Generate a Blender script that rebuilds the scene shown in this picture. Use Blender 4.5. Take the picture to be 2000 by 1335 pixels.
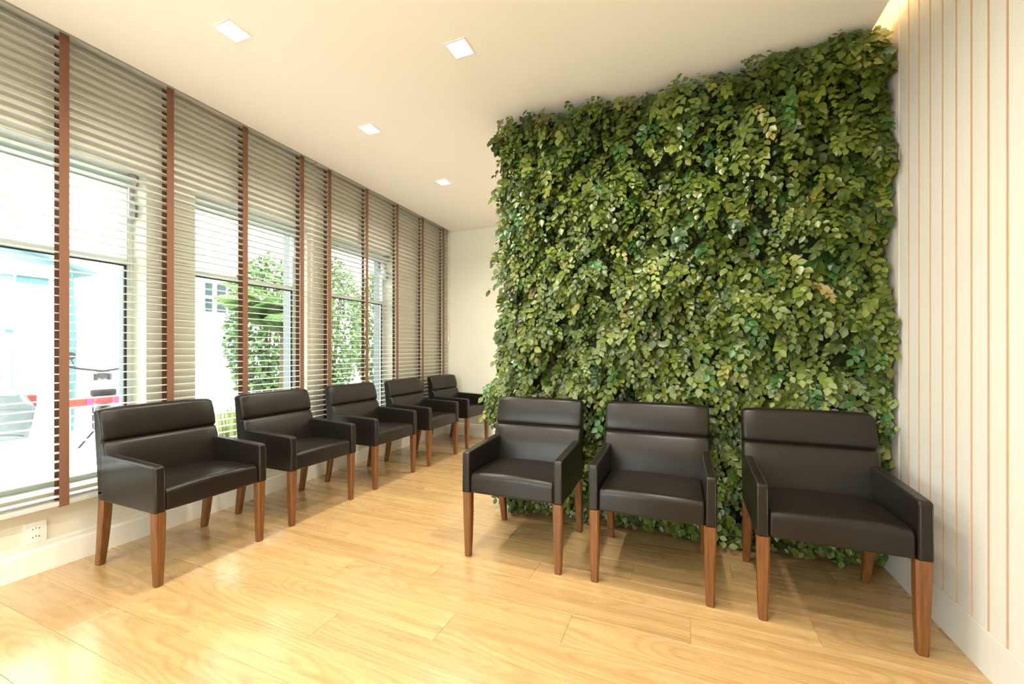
import bpy, bmesh, math, random
import numpy as np
from mathutils import Vector, Matrix

scene = bpy.context.scene
for o in list(bpy.data.objects):
    bpy.data.objects.remove(o, do_unlink=True)
col = scene.collection
PI = math.pi

# ------------------------------------------------------------------ camera
cam_d = bpy.data.cameras.new('camera')
cam = bpy.data.objects.new('camera', cam_d)
col.objects.link(cam)
cam_d.sensor_fit = 'HORIZONTAL'
cam_d.sensor_width = 36.0
cam_d.lens = 799.39 / 2000 * 36.0
cam_d.shift_y = 18.2 / 2000
cam_d.clip_start = 0.02
cam.location = (0, 0, 1.15)
cam.rotation_euler = (PI / 2, 0, math.radians(22.667))
scene.camera = cam

# ------------------------------------------------------------------ sky, light levels, exposure
SKY = 9.5            # overcast daylight outside
LAMP_W = 10.6        # one ceiling downlight
LAMP_C = (1.0, 0.93, 0.79)
world = bpy.data.worlds.new('overcast_sky')
scene.world = world
world.use_nodes = True
wn = world.node_tree.nodes
bg = wn.get('Background') or wn.new('ShaderNodeBackground')
bg.inputs[0].default_value = (0.97, 0.985, 1.0, 1)
bg.inputs[1].default_value = SKY
scene.view_settings.view_transform = 'Standard'
scene.view_settings.look = 'None'
scene.view_settings.gamma = 1.0
scene.view_settings.use_curve_mapping = False
scene.view_settings.exposure = 0.56
scene.cycles.use_denoising = True
scene.cycles.max_bounces = 8
scene.cycles.diffuse_bounces = 5
scene.cycles.transparent_max_bounces = 16
scene.cycles.sample_clamp_indirect = 6.0

# ------------------------------------------------------------------ room measures (metres)
XW = -3.099      # face of the window wall
XO = -3.385      # its outer face
XR = 0.990       # face of the panelled wall
YB = 4.945       # face of the far wall
YF = -3.20       # wall behind the camera
H = 2.809        # dropped ceiling
HT = 3.02        # slab above it
XC = -2.960      # ceiling edge along the blinds
XS = 0.902       # ceiling edge along the light slot
PX0, PY0, PY1 = -1.165, 2.86, 3.02   # partition that carries the greenery

# ------------------------------------------------------------------ helpers
def link(name, me, mat=None, parent=None, smooth=False):
    o = bpy.data.objects.new(name, me)
    col.objects.link(o)
    if mat is not None:
        me.materials.append(mat)
    if smooth:
        me.polygons.foreach_set('use_smooth', [len(p.vertices) < 5 for p in me.polygons])
    if parent is not None:
        o.parent = parent
    return o

def empty(name, loc=(0, 0, 0), rz=0.0, parent=None):
    o = bpy.data.objects.new(name, None)
    o.empty_display_size = 0.1
    col.objects.link(o)
    o.location = loc
    o.rotation_euler = (0, 0, rz)
    if parent is not None:
        o.parent = parent
    return o

def tag(o, label=None, cat=None, group=None, kind=None):
    if label: o['label'] = label
    if cat: o['category'] = cat
    if group: o['group'] = group
    if kind: o['kind'] = kind
    return o

class MB:
    """collects simple shapes and links them as ONE mesh"""
    def __init__(s):
        s.v = []; s.f = []
    def add(s, vs, fs):
        b = len(s.v)
        s.v += [tuple(p) for p in vs]
        s.f += [tuple(i + b for i in q) for q in fs]
    def box(s, x0, x1, y0, y1, z0, z1):
        s.add([(x0, y0, z0), (x1, y0, z0), (x1, y1, z0), (x0, y1, z0), (x0, y0, z1), (x1, y0, z1), (x1, y1, z1), (x0, y1, z1)],
              [(0, 3, 2, 1), (4, 5, 6, 7), (0, 1, 5, 4), (1, 2, 6, 5), (2, 3, 7, 6), (3, 0, 4, 7)])
    def quad(s, a, b, c, d):
        s.add([a, b, c, d], [(0, 1, 2, 3)])
    def tube(s, pts, r, n=8, caps=True):
        pts = [Vector(p) for p in pts]
        rs = r if isinstance(r, (list, tuple)) else [r] * len(pts)
        up = None; vs = []
        for i, p in enumerate(pts):
            t = (pts[min(i + 1, len(pts) - 1)] - pts[max(i - 1, 0)]).normalized()
            if up is None:
                up = t.orthogonal().normalized()
            up = (up - t * up.dot(t))
            up = up.normalized() if up.length > 1e-6 else t.orthogonal().normalized()
            w = t.cross(up)
            for k in range(n):
                a = 2 * PI * k / n
                vs.append(p + (up * math.cos(a) + w * math.sin(a)) * rs[i])
        fs = []
        for i in range(len(pts) - 1):
            for k in range(n):
                a = i * n + k; b = i * n + (k + 1) % n
                fs.append((a, b, b + n, a + n))
        if caps:
            fs.append(tuple(reversed(range(n))))
            fs.append(tuple((len(pts) - 1) * n + k for k in range(n)))
        s.add(vs, fs)
    def mesh(s, name, bevel=0.0, seg=2):
        me = bpy.data.meshes.new(name)
        me.from_pydata(s.v, [], s.f)
        bm = bmesh.new(); bm.from_mesh(me)
        bmesh.ops.recalc_face_normals(bm, faces=bm.faces)
        if bevel > 0:
            bmesh.ops.bevel(bm, geom=[e for e in bm.edges], offset=bevel, segments=seg, profile=0.7, affect='EDGES', clamp_overlap=True)
        bm.to_mesh(me); bm.free()
        me.update()
        return me
    def build(s, name, mat, parent=None, smooth=False, bevel=0.0, seg=2):
        return link(name, s.mesh(name, bevel, seg), mat, parent, smooth)

def rounded(poly):
    """poly: (a, b, radius) -> points with rounded corners"""
    out = []; n = len(poly)
    for i in range(n):
        a, b, r = poly[i]
        p = Vector((a, b)); q = Vector(poly[i - 1][:2]); w = Vector(poly[(i + 1) % n][:2])
        if r <= 0:
            out.append((a, b)); continue
        d1 = (q - p).normalized(); d2 = (w - p).normalized()
        ang = d1.angle(d2); t = min(r / math.tan(ang / 2), (q - p).length * .49, (w - p).length * .49)
        s = p + d1 * t; e = p + d2 * t
        for k in range(6):
            u = k / 5
            out.append(tuple(s * (1 - u) ** 2 + p * 2 * u * (1 - u) + e * u * u))
    return out

def loft(prof, x0, x1, r, steps=4, fn=None, mid=1):
    """prof (y, z) extruded along x, the two ends rounded with radius r"""
    n = len(prof)
    area = sum(prof[i][0] * prof[(i + 1) % n][1] - prof[(i + 1) % n][0] * prof[i][1] for i in range(n))
    sg = 1 if area > 0 else -1
    nor = []
    for i in range(n):
        p = Vector(prof[i]); a = Vector(prof[i - 1]); b = Vector(prof[(i + 1) % n])
        e1 = p - a; e2 = b - p
        n1 = Vector((-e1.y, e1.x)); n2 = Vector((-e2.y, e2.x))
        if n1.length > 1e-9: n1.normalize()
        if n2.length > 1e-9: n2.normalize()
        m = n1 + n2
        nor.append(m.normalized() * sg if m.length > 1e-6 else Vector((0, 0)))
    # st[0] is the end (fully inset), st[-1] the full section
    st = [(x0 + r * (1 - math.cos(PI / 2 * k / steps)), r * (1 - math.sin(PI / 2 * k / steps))) for k in range(steps + 1)]
    full = list(st)
    for k in range(1, mid):
        full.append((x0 + r + (x1 - x0 - 2 * r) * k / mid, 0.0))
    full += [(x1 - (x - x0), d) for x, d in reversed(st)]
    mb = MB(); vs = []
    for x, d in full:
        for i in range(n):
            v = (x, prof[i][0] + nor[i].x * d, prof[i][1] + nor[i].y * d)
            vs.append(fn(v) if fn else v)
    fs = []
    for j in range(len(full) - 1):
        for i in range(n):
            a = j * n + i; b = j * n + (i + 1) % n
            fs.append((a, b, b + n, a + n))
    for base in (0, (len(full) - 1) * n):      # end faces: a flat ring, then the face itself
        cx = sum(vs[base + i][1] for i in range(n)) / n; cz = sum(vs[base + i][2] for i in range(n)) / n
        b0 = len(vs)
        for i in range(n):
            x, y, z = vs[base + i]
            vs.append((x, y + (cx - y) * .12, z + (cz - z) * .12))
        for i in range(n):
            fs.append((base + i, base + (i + 1) % n, b0 + (i + 1) % n, b0 + i))
        fs.append(tuple(b0 + i for i in range(n)))
    mb.add(vs, fs)
    return mb

def soften(o):
    m_ = o.modifiers.new('weighted', 'WEIGHTED_NORMAL')
    m_.keep_sharp = False; m_.weight = 70
    return o

def copy_tree(o, parent=None):
    c = o.copy(); col.objects.link(c)
    c.parent = parent
    for ch in list(o.children):
        copy_tree(ch, c)
    return c

# ------------------------------------------------------------------ materials
def mat(name, color=(.8, .8, .8), rough=.5, spec=.5, metal=0.0, coat=0.0, emit=None, estr=0.0):
    m = bpy.data.materials.new(name); m.use_nodes = True
    b = m.node_tree.nodes['Principled BSDF']
    b.inputs['Base Color'].default_value = (*color, 1)
    b.inputs['Roughness'].default_value = rough
    b.inputs['Specular IOR Level'].default_value = spec
    b.inputs['Metallic'].default_value = metal
    b.inputs['Coat Weight'].default_value = coat
    if emit:
        b.inputs['Emission Color'].default_value = (*emit, 1)
        b.inputs['Emission Strength'].default_value = estr
    return m

def N(m, t, **kw):
    n = m.node_tree.nodes.new(t)
    for k, v in kw.items():
        setattr(n, k, v)
    return n
def L(m, a, b):
    m.node_tree.links.new(a, b)

def noisy(name, c1, c2, scale=20, rough=.5, spec=.5, bump=0.0, bscale=None, stretch=(1, 1, 1), coat=0.0, coords='Object'):
    m = mat(name, c1, rough, spec, coat=coat)
    b = m.node_tree.nodes['Principled BSDF']
    tc = N(m, 'ShaderNodeTexCoord'); mp = N(m, 'ShaderNodeMapping')
    mp.inputs['Scale'].default_value = stretch
    L(m, tc.outputs[coords], mp.inputs[0])
    nz = N(m, 'ShaderNodeTexNoise'); nz.inputs['Scale'].default_value = scale; nz.inputs['Detail'].default_value = 5
    L(m, mp.outputs[0], nz.inputs['Vector'])
    cr = N(m, 'ShaderNodeValToRGB')
    cr.color_ramp.elements[0].color = (*c1, 1); cr.color_ramp.elements[1].color = (*c2, 1)
    cr.color_ramp.elements[0].position = .3; cr.color_ramp.elements[1].position = .7
    L(m, nz.outputs['Fac'], cr.inputs[0]); L(m, cr.outputs[0], b.inputs['Base Color'])
    if bump > 0:
        n2 = N(m, 'ShaderNodeTexNoise'); n2.inputs['Scale'].default_value = bscale or scale * 4; n2.inputs['Detail'].default_value = 3
        L(m, mp.outputs[0], n2.inputs['Vector'])
        bp = N(m, 'ShaderNodeBump'); bp.inputs['Strength'].default_value = bump; bp.inputs['Distance'].default_value = .002
        L(m, n2.outputs['Fac'], bp.inputs['Height']); L(m, bp.outputs[0], b.inputs['Normal'])
    return m

M = {}
M['ceiling'] = noisy('ceiling_paint', (.89, .88, .85), (.90, .89, .86), 3, .8, .2)
M['wall'] = noisy('wall_paint', (.74, .73, .625), (.76, .75, .645), 4, .7, .25, bump=.05, bscale=180)
M['panel'] = noisy('panel_lacquer', (.65, .632, .578), (.67, .652, .598), 2, .38, .4)
M['groove'] = mat('groove_tan', (.50, .34, .215), .7, .2)
M['trim'] = noisy('baseboard_lacquer', (.80, .78, .70), (.83, .81, .73), 3, .35, .45)
M['white'] = mat('white_plastic', (.86, .85, .82), .35)
M['dark'] = mat('dark_hole', (.02, .02, .02), .6)
M['slat'] = noisy('slat_enamel', (.545, .555, .525), (.555, .565, .535), 3, .38, .45)
M['tape'] = noisy('blind_tape', (.175, .086, .053), (.21, .104, .064), 600, .85, .2, bump=.2, bscale=900)
M['cord'] = mat('blind_cord', (.80, .72, .58), .8, .2)
M['alu'] = mat('window_aluminium', (.62, .68, .62), .4, .5)
M['gasket'] = mat('window_gasket', (.02, .02, .02), .6)
M['shade'] = mat('roller_shade_grey_green', (.34, .44, .39), .5)
M['mech'] = mat('mechanism_plastic', (.40, .44, .42), .4)
M['shaded_reveal'] = mat('reveal_shade_grey', (.085, .10, .10), .6)  # dark tone paints the shade of the outer reveals

def glass_mat():
    m = bpy.data.materials.new('window_glass'); m.use_nodes = True
    nt = m.node_tree; nt.nodes.clear()
    out = nt.nodes.new('ShaderNodeOutputMaterial'); mix = nt.nodes.new('ShaderNodeMixShader')
    tr = nt.nodes.new('ShaderNodeBsdfTransparent'); gl = nt.nodes.new('ShaderNodeBsdfGlossy')
    fr = nt.nodes.new('ShaderNodeFresnel'); fr.inputs['IOR'].default_value = 1.3
    tr.inputs[0].default_value = (.95, .98, .96, 1); gl.inputs['Roughness'].default_value = .02
    nt.links.new(fr.outputs[0], mix.inputs[0]); nt.links.new(tr.outputs[0], mix.inputs[1]); nt.links.new(gl.outputs[0], mix.inputs[2])
    nt.links.new(mix.outputs[0], out.inputs[0])
    return m
M['glass'] = glass_mat()

def floor_mat():
    m = mat('floor_laminate', (.7, .48, .24), .30, .6, coat=.8)
    m.node_tree.nodes['Principled BSDF'].inputs['Coat Roughness'].default_value = .20
    b = m.node_tree.nodes['Principled BSDF']
    tc = N(m, 'ShaderNodeTexCoord'); oi = N(m, 'ShaderNodeObjectInfo')
    sep = N(m, 'ShaderNodeSeparateXYZ'); L(m, tc.outputs['Object'], sep.inputs[0])
    def math_(op, a, bb=None):
        n = N(m, 'ShaderNodeMath', operation=op)
        for i, q in enumerate((a, bb)):
            if q is None: continue
            if isinstance(q, (int, float)): n.inputs[i].default_value = q
            else: L(m, q, n.inputs[i])
        return n.outputs[0]
    r1 = oi.outputs['Random']
    r2 = math_('FRACT', math_('MULTIPLY', r1, 37.7))
    r3 = math_('FRACT', math_('MULTIPLY', r1, 91.3))
    off = N(m, 'ShaderNodeCombineXYZ')
    L(m, math_('MULTIPLY', r1, 40.0), off.inputs[0]); L(m, math_('MULTIPLY', r2, 30.0), off.inputs[1])
    add = N(m, 'ShaderNodeVectorMath', operation='ADD')
    L(m, tc.outputs['Object'], add.inputs[0]); L(m, off.outputs[0], add.inputs[1])
    # cathedral figure: growth rings round a slightly tilted axis, bent by a slow noise
    mpA = N(m, 'ShaderNodeMapping'); mpA.inputs['Scale'].default_value = (2.2, 5.0, 1)
    L(m, add.outputs[0], mpA.inputs[0])
    nA = N(m, 'ShaderNodeTexNoise'); nA.inputs['Scale'].default_value = 1.0; nA.inputs['Detail'].default_value = 2
    L(m, mpA.outputs[0], nA.inputs['Vector'])
    w = math_('ADD', math_('MULTIPLY', sep.outputs[0], .11), math_('MULTIPLY', math_('SUBTRACT', r2, .5), .16))
    w = math_('ADD', w, math_('MULTIPLY', math_('SUBTRACT', nA.outputs['Fac'], .5), .12))
    v = math_('ADD', sep.outputs[1], math_('MULTIPLY', math_('SUBTRACT', r3, .5), .13))
    rad = math_('SQRT', math_('ADD', math_('MULTIPLY', v, v), math_('MULTIPLY', w, w)))
    ring = math_('SINE', math_('MULTIPLY', rad, 360.0))
    ring = math_('ADD', math_('MULTIPLY', ring, .5), .5)
    ring = math_('POWER', ring, 3.0)
    # long streaks and pores
    mpB = N(m, 'ShaderNodeMapping'); mpB.inputs['Scale'].default_value = (1.0, 22, 1)
    L(m, add.outputs[0], mpB.inputs[0])
    nB = N(m, 'ShaderNodeTexNoise'); nB.inputs['Scale'].default_value = 1.0; nB.inputs['Detail'].default_value = 5
    L(m, mpB.outputs[0], nB.inputs['Vector'])
    mpC = N(m, 'ShaderNodeMapping'); mpC.inputs['Scale'].default_value = (8, 260, 1)
    L(m, add.outputs[0], mpC.inputs[0])
    nC = N(m, 'ShaderNodeTexNoise'); nC.inputs['Scale'].default_value = 1.0; nC.inputs['Detail'].default_value = 2
    L(m, mpC.outputs[0], nC.inputs['Vector'])
    # figure fades in and out
    mpD = N(m, 'ShaderNodeMapping'); mpD.inputs['Scale'].default_value = (2.5, 9, 1)
    L(m, add.outputs[0], mpD.inputs[0])
    nD = N(m, 'ShaderNodeTexNoise'); nD.inputs['Scale'].default_value = 1.0
    L(m, mpD.outputs[0], nD.inputs['Vector'])
    fade = N(m, 'ShaderNodeMapRange'); fade.inputs[1].default_value = .34; fade.inputs[2].default_value = .54
    L(m, nD.outputs['Fac'], fade.inputs[0])
    fig = math_('MULTIPLY', ring, fade.outputs[0])
    cr = N(m, 'ShaderNodeValToRGB'); e = cr.color_ramp.elements
    e[0].position = .20; e[0].color = (.385, .222, .084, 1); e[1].position = .66; e[1].color = (.535, .362, .165, 1)
    L(m, nB.outputs['Fac'], cr.inputs[0])
    mx = N(m, 'ShaderNodeMix', data_type='RGBA', blend_type='MIX')
    L(m, math_('MULTIPLY', fig, .40), mx.inputs[0]); L(m, cr.outputs[0], mx.inputs[6]); mx.inputs[7].default_value = (.30, .165, .060, 1)
    mx2 = N(m, 'ShaderNodeMix', data_type='RGBA', blend_type='MULTIPLY')
    g = N(m, 'ShaderNodeMapRange'); g.inputs[1].default_value = .35; g.inputs[2].default_value = .65; g.inputs[3].default_value = .86; g.inputs[4].default_value = 1.0
    L(m, nC.outputs['Fac'], g.inputs[0])
    mx2.inputs[0].default_value = 1.0
    L(m, mx.outputs[2], mx2.inputs[6]); L(m, g.outputs[0], mx2.inputs[7])
    hsv = N(m, 'ShaderNodeHueSaturation')
    L(m, math_('ADD', math_('MULTIPLY', r3, .18), .92), hsv.inputs['Value'])
    L(m, mx2.outputs[2], hsv.inputs['Color'])
    L(m, hsv.outputs[0], b.inputs['Base Color'])
    rr = N(m, 'ShaderNodeMapRange'); rr.inputs[3].default_value = .22; rr.inputs[4].default_value = .34
    L(m, nB.outputs['Fac'], rr.inputs[0]); L(m, rr.outputs[0], b.inputs['Roughness'])
    bp = N(m, 'ShaderNodeBump'); bp.inputs['Strength'].default_value = .12; bp.inputs['Distance'].default_value = .001
    L(m, nC.outputs['Fac'], bp.inputs['Height']); L(m, bp.outputs[0], b.inputs['Normal'])
    return m
M['floor'] = floor_mat()
M['subfloor'] = mat('floor_joint', (.30, .18, .07), .7)

def leather_mat():
    m = mat('black_leather', (.0115, .0092, .0070), .31, .27)
    b = m.node_tree.nodes['Principled BSDF']
    tc = N(m, 'ShaderNodeTexCoord')
    vo = N(m, 'ShaderNodeTexVoronoi'); vo.inputs['Scale'].default_value = 420
    L(m, tc.outputs['Object'], vo.inputs['Vector'])
    nz = N(m, 'ShaderNodeTexNoise'); nz.inputs['Scale'].default_value = 9; nz.inputs['Detail'].default_value = 4
    L(m, tc.outputs['Object'], nz.inputs['Vector'])
    b1 = N(m, 'ShaderNodeBump'); b1.inputs['Strength'].default_value = .10; b1.inputs['Distance'].default_value = .0006
    L(m, vo.outputs['Distance'], b1.inputs['Height'])
    b2 = N(m, 'ShaderNodeBump'); b2.inputs['Strength'].default_value = .25; b2.inputs['Distance'].default_value = .004
    L(m, nz.outputs['Fac'], b2.inputs['Height']); L(m, b1.outputs[0], b2.inputs['Normal'])
    L(m, b2.outputs[0], b.inputs['Normal'])
    return m
M['leather'] = leather_mat()
M['stitch'] = mat('leather_piping', (.035, .031, .027), .45, .5)
M['leg'] = noisy('chair_leg_wood', (.100, .036, .008), (.20, .077, .017), 6, .36, .5, bump=.08, bscale=60, stretch=(16, 16, 1))

# ================================================================== THE SETTING
# floor: planks run across the room, laid row by row
PW, PLN = 0.1848, 1.22
floor = tag(empty('floor', (0, 0, 0)), kind='structure')
mb = MB(); mb.box(XO, XR + .3, YF - .2, YB + .2, -.10, -.006)
mb.build('subfloor', M['subfloor'], floor)
mb = MB(); mb.box(-PLN / 2 + .0005, PLN / 2 - .0005, -PW / 2 + .0005, PW / 2 - .0005, -.008, 0)
plank_me = mb.mesh('plank', .0006, 1); plank_me.materials.append(M['floor'])
clipped = {}
row0 = int(math.floor((YF - 1.382) / PW))
k = row0
while 1.382 + k * PW < YB:
    y0 = 1.382 + k * PW
    x = -.92 + .4745 * k
    x -= math.ceil((x - (XW - .02)) / PLN) * PLN
    while x < XR:
        xa, xb = max(x, XW - .02), min(x + PLN, XR + .02)
        ya, yb = max(y0, YF), min(y0 + PW, YB)
        if xb - xa > .02 and yb - ya > .02:
            if xb - xa > PLN - .001 and yb - ya > PW - .001:
                me = plank_me
            else:
                mb = MB(); cx = x + PLN / 2; cy = y0 + PW / 2
                mb.box(xa - cx + .0005, xb - cx - .0005, ya - cy + .0005, yb - cy - .0005, -.008, 0)
                me = mb.mesh('plank', .0006, 1); me.materials.append(M['floor'])
            o = link('plank', me, None, floor)
            o.location = (x + PLN / 2, y0 + PW / 2, 0)
        x += PLN
    k += 1

def cells(cuts_a, cuts_b, holes):
    for i in range(len(cuts_a) - 1):
        for j in range(len(cuts_b) - 1):
            a = (cuts_a[i] + cuts_a[i + 1]) / 2; b = (cuts_b[j] + cuts_b[j + 1]) / 2
            if not any(h[0] < a < h[1] and h[2] < b < h[3] for h in holes):
                yield cuts_a[i], cuts_a[i + 1], cuts_b[j], cuts_b[j + 1]

# window wall with real openings
SILL, LINT = 0.40, 2.258
WIN = [(0.571, 1.481), (1.761, 2.671), (2.945, 3.865), (-0.62, 0.29)]  # last one lies out of view, row carried on for its daylight
holes = [(a, b, SILL, LINT) for a, b in WIN]
ya = sorted({YF - .15, YB + .15, *[q for w in WIN for q in w]}); za = [-.1, SILL, LINT, HT + .1]
mb = MB()
for a0, a1, b0, b1 in cells(ya, za, holes):
    mb.quad((XW, a0, b0), (XW, a0, b1), (XW, a1, b1), (XW, a1, b0))
    mb.quad((XO, a0, b0), (XO, a1, b0), (XO, a1, b1), (XO, a0, b1))
for a, b in WIN:
    for y in (a, b):
        mb.quad((XW, y, SILL), (XO, y, SILL), (XO, y, LINT), (XW, y, LINT))
    for z in (SILL, LINT):
        mb.quad((XW, a, z), (XW, b, z), (XO, b, z), (XO, a, z))
wall_left = tag(mb.build('wall_left', M['wall']), kind='structure')

# far wall, wall behind the camera, partition
mb = MB(); mb.box(XW - .05, XR + .2, YB, YB + .15, -.1, HT + .1)
tag(mb.build('wall_back', M['wall']), kind='structure')
# unseen glazing behind the camera, added for fill light: opening, frame bars and panes
FX0, FX1, FZ0, FZ1 = -2.95, -.95, .06, 2.45
mb = MB()
for a0, a1, b0, b1 in cells([XW - .05, FX0, FX1, XR + .2], [-.1, FZ0, FZ1, HT + .1], [(FX0, FX1, FZ0, FZ1)]):
    mb.box(a0, a1, YF - .15, YF, b0, b1)
tag(mb.build('wall_front', M['wall']), kind='structure')
wf = tag(empty('window_5', (0, YF - .08, 0)), kind='structure')
for k in range(4):
    xx = FX0 + (FX1 - FX0) * k / 3
    mb = MB(); mb.box(xx - .025, xx + .025, -.03, .03, FZ0, FZ1); mb.build('mullion', M['alu'], wf)
    if k < 3:
        mb = MB(); mb.box(xx + .025, xx + (FX1 - FX0) / 3 - .025, -.003, .003, FZ0 + .04, FZ1 - .04); mb.build('pane', M['glass'], wf)
for z in (FZ0, FZ1 - .04):
    mb = MB(); mb.box(FX0, FX1, -.03, .03, z, z + .04); mb.build('rail', M['alu'], wf)
mb = MB(); mb.box(PX0, XR + .01, PY0, PY1, -.005, HT)
wp = tag(mb.build('wall_partition', M['wall'], bevel=.002), kind='structure')

# panelled wall on the right: upright boards, tan grooves between them, flat skirting board
wr = tag(empty('wall_right', (XR, 0, 0)), kind='structure')
mb = MB(); mb.box(.004, .20, YF, YB, -.1, HT + .1)
mb.build('groove_backing', M['groove'], wr)
GP, GW = 0.0917, 0.011
mb = MB(); mb.box(0, .016, -GP / 2 + GW / 2, GP / 2 - GW / 2, .164, HT + .05)
board = mb.mesh('panel', .0008, 1); board.materials.append(M['panel']); board.materials.append(M['groove'])
for p in board.polygons:      # bare tan edges
    if abs(p.normal.y) > .5: p.material_index = 1
g = 2.613
while g - GP > YF + .02:
    o = link('panel', board, None, wr); o.location = (0, g - GP / 2, 0)
    g -= GP
mb = MB(); mb.box(0, .016, 2.613 + GW / 2, PY0 + .0, .164, HT + .05)
mb.build('panel', M['panel'], wr, bevel=.0015, seg=1)
mb = MB(); mb.box(0, .016, PY1, YB, .164, HT + .05)
mb.build('panel', M['panel'], wr, bevel=.0015, seg=1)
mb = MB(); mb.box(-.002, .016, YF, PY0, 0, .163)
mb.build('skirting_board', M['panel'], wr, bevel=.0015, seg=1)

# dropped ceiling with square openings for the downlights; slots along blinds and panelled wall
LIGHTS = [(-2.155, 1.401), (-2.161, 2.412), (-2.168, 3.447), (-1.128, 1.961),
          (-2.158, .385), (-2.158, -.63), (-2.158, -1.65),  # from here the grid goes on unseen, added to brighten the room
          (-1.128, .94), (-1.128, -.08), (-1.128, -1.1), (-1.128, -2.1),
          (-.10, 1.961), (-.10, .94), (-.10, -.08), (-.10, -1.1), (-.10, -2.1),
          (-1.05, 4.2), (-.25, 4.2), (.55, 4.2)]  # hidden passage lamps added to brighten the far end
HS = .056
lh = [(x - HS, x + HS, y - HS, y + HS) for x, y in LIGHTS]
xa = sorted({XC, XS, *[q for h_ in lh for q in h_[:2]]}); yc = sorted({YF, YB, *[q for h_ in lh for q in h_[2:]]})
mb = MB()
for a0, a1, b0, b1 in cells(xa, yc, lh):
    mb.quad((a0, b0, H), (a1, b0, H), (a1, b1, H), (a0, b1, H))
for x in (XC, XS):
    mb.quad((x, YF, H), (x, YB, H), (x, YB, H + .02), (x, YF, H + .02))
ceil = tag(mb.build('ceiling', M['ceiling']), kind='structure')
mb = MB()
mb.quad((XC, YF, H + .02), (XC + .13, YF, H + .02), (XC + .13, YB, H + .02), (XC, YB, H + .02))
mb.quad((XS - .13, YF, H + .02), (XS, YF, H + .02), (XS, YB, H + .02), (XS - .13, YB, H + .02))
mb.quad((XC + .13, YF, H + .02), (XC + .13, YB, H + .02), (XC + .13, YB, HT), (XC + .13, YF, HT))
mb.quad((XS - .13, YF, H + .02), (XS - .13, YB, H + .02), (XS - .13, YB, HT), (XS - .13, YF, HT))
mb.build('slot_lining', M['ceiling'], ceil)
mb = MB(); mb.box(XO, XR + .2, YF - .15, YB + .15, HT, HT + .12)
mb.build('slab', M['ceiling'], ceil)

# baseboards, moulded profile
def baseboard(name, p0, p1, nrm):
    prof = [(0, 0), (.016, 0), (.016, .118), (.0135, .122), (.0135, .127), (.012, .131), (.0115, .146), (.009, .154), (.005, .158), (0, .158)]
    mb = MB(); n = len(prof); vs = []
    for p in (p0, p1):
        for d, z in prof:
            vs.append((p[0] + nrm[0] * d, p[1] + nrm[1] * d, z))
    fs = [(i, (i + 1) % n, n + (i + 1) % n, n + i) for i in range(n)] + [tuple(range(n)), tuple(range(n, 2 * n))]
    mb.add(vs, fs)
    return tag(mb.build(name, M['trim']), kind='structure')
baseboard('baseboard_left', (XW, YF), (XW, YB), (1, 0))
baseboard('baseboard_back', (XW + .016, YB), (XR, YB), (0, -1))
baseboard('baseboard_partition', (PX0, PY0), (XR, PY0), (0, -1))

# windows: aluminium frame, transom, two panes, sill
def window(i, a, b):
    w = tag(empty('window_%d' % i, (0, a, 0)), kind='structure')
    W = b - a; x0, x1 = -3.285, -3.245
    for nm, (ya_, yb_, z0, z1) in dict(frame_stile_a=(0, .03, SILL, LINT), frame_stile_b=(W - .03, W, SILL, LINT), frame_head=(.03, W - .03, LINT - .035, LINT),
                                        frame_foot=(.03, W - .03, SILL, SILL + .04), transom=(.03, W - .03, 1.697, 1.735)).items():
        mb = MB(); mb.box(x0, x1, ya_, yb_, z0, z1)
        mb.build(nm.replace('_a', '').replace('_b', '') if 'stile' in nm else nm, M['alu'], w, bevel=.002, seg=1)
    for z0, z1 in ((SILL + .04, 1.697), (1.735, LINT - .035)):
        mb = MB(); mb.box(-3.268, -3.264, .03, W - .03, z0, z1)
        mb.build('pane', M['glass'], w)
    mb = MB(); mb.box(-3.262, -3.248, W - .042, W - .031, SILL + .04, 1.697)
    mb.box(-3.262, -3.248, .031, .042, SILL + .04, 1.697); mb.box(-3.262, -3.248, .042, W - .042, 1.688, 1.6965)
    mb.build('gasket', M['gasket'], w)
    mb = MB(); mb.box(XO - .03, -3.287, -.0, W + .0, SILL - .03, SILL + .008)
    mb.build('outer_sill', M['shaded_reveal'], w, bevel=.003, seg=1)
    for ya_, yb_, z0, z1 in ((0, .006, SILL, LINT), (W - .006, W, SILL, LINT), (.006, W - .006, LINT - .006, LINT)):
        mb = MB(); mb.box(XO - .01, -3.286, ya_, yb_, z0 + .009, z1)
        mb.build('shaded_lining', M['shaded_reveal'], w)  # lining added to carry the reveal's shade in its colour
for i, (a, b) in enumerate(WIN):
    window(i + 1, a, b)

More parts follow.
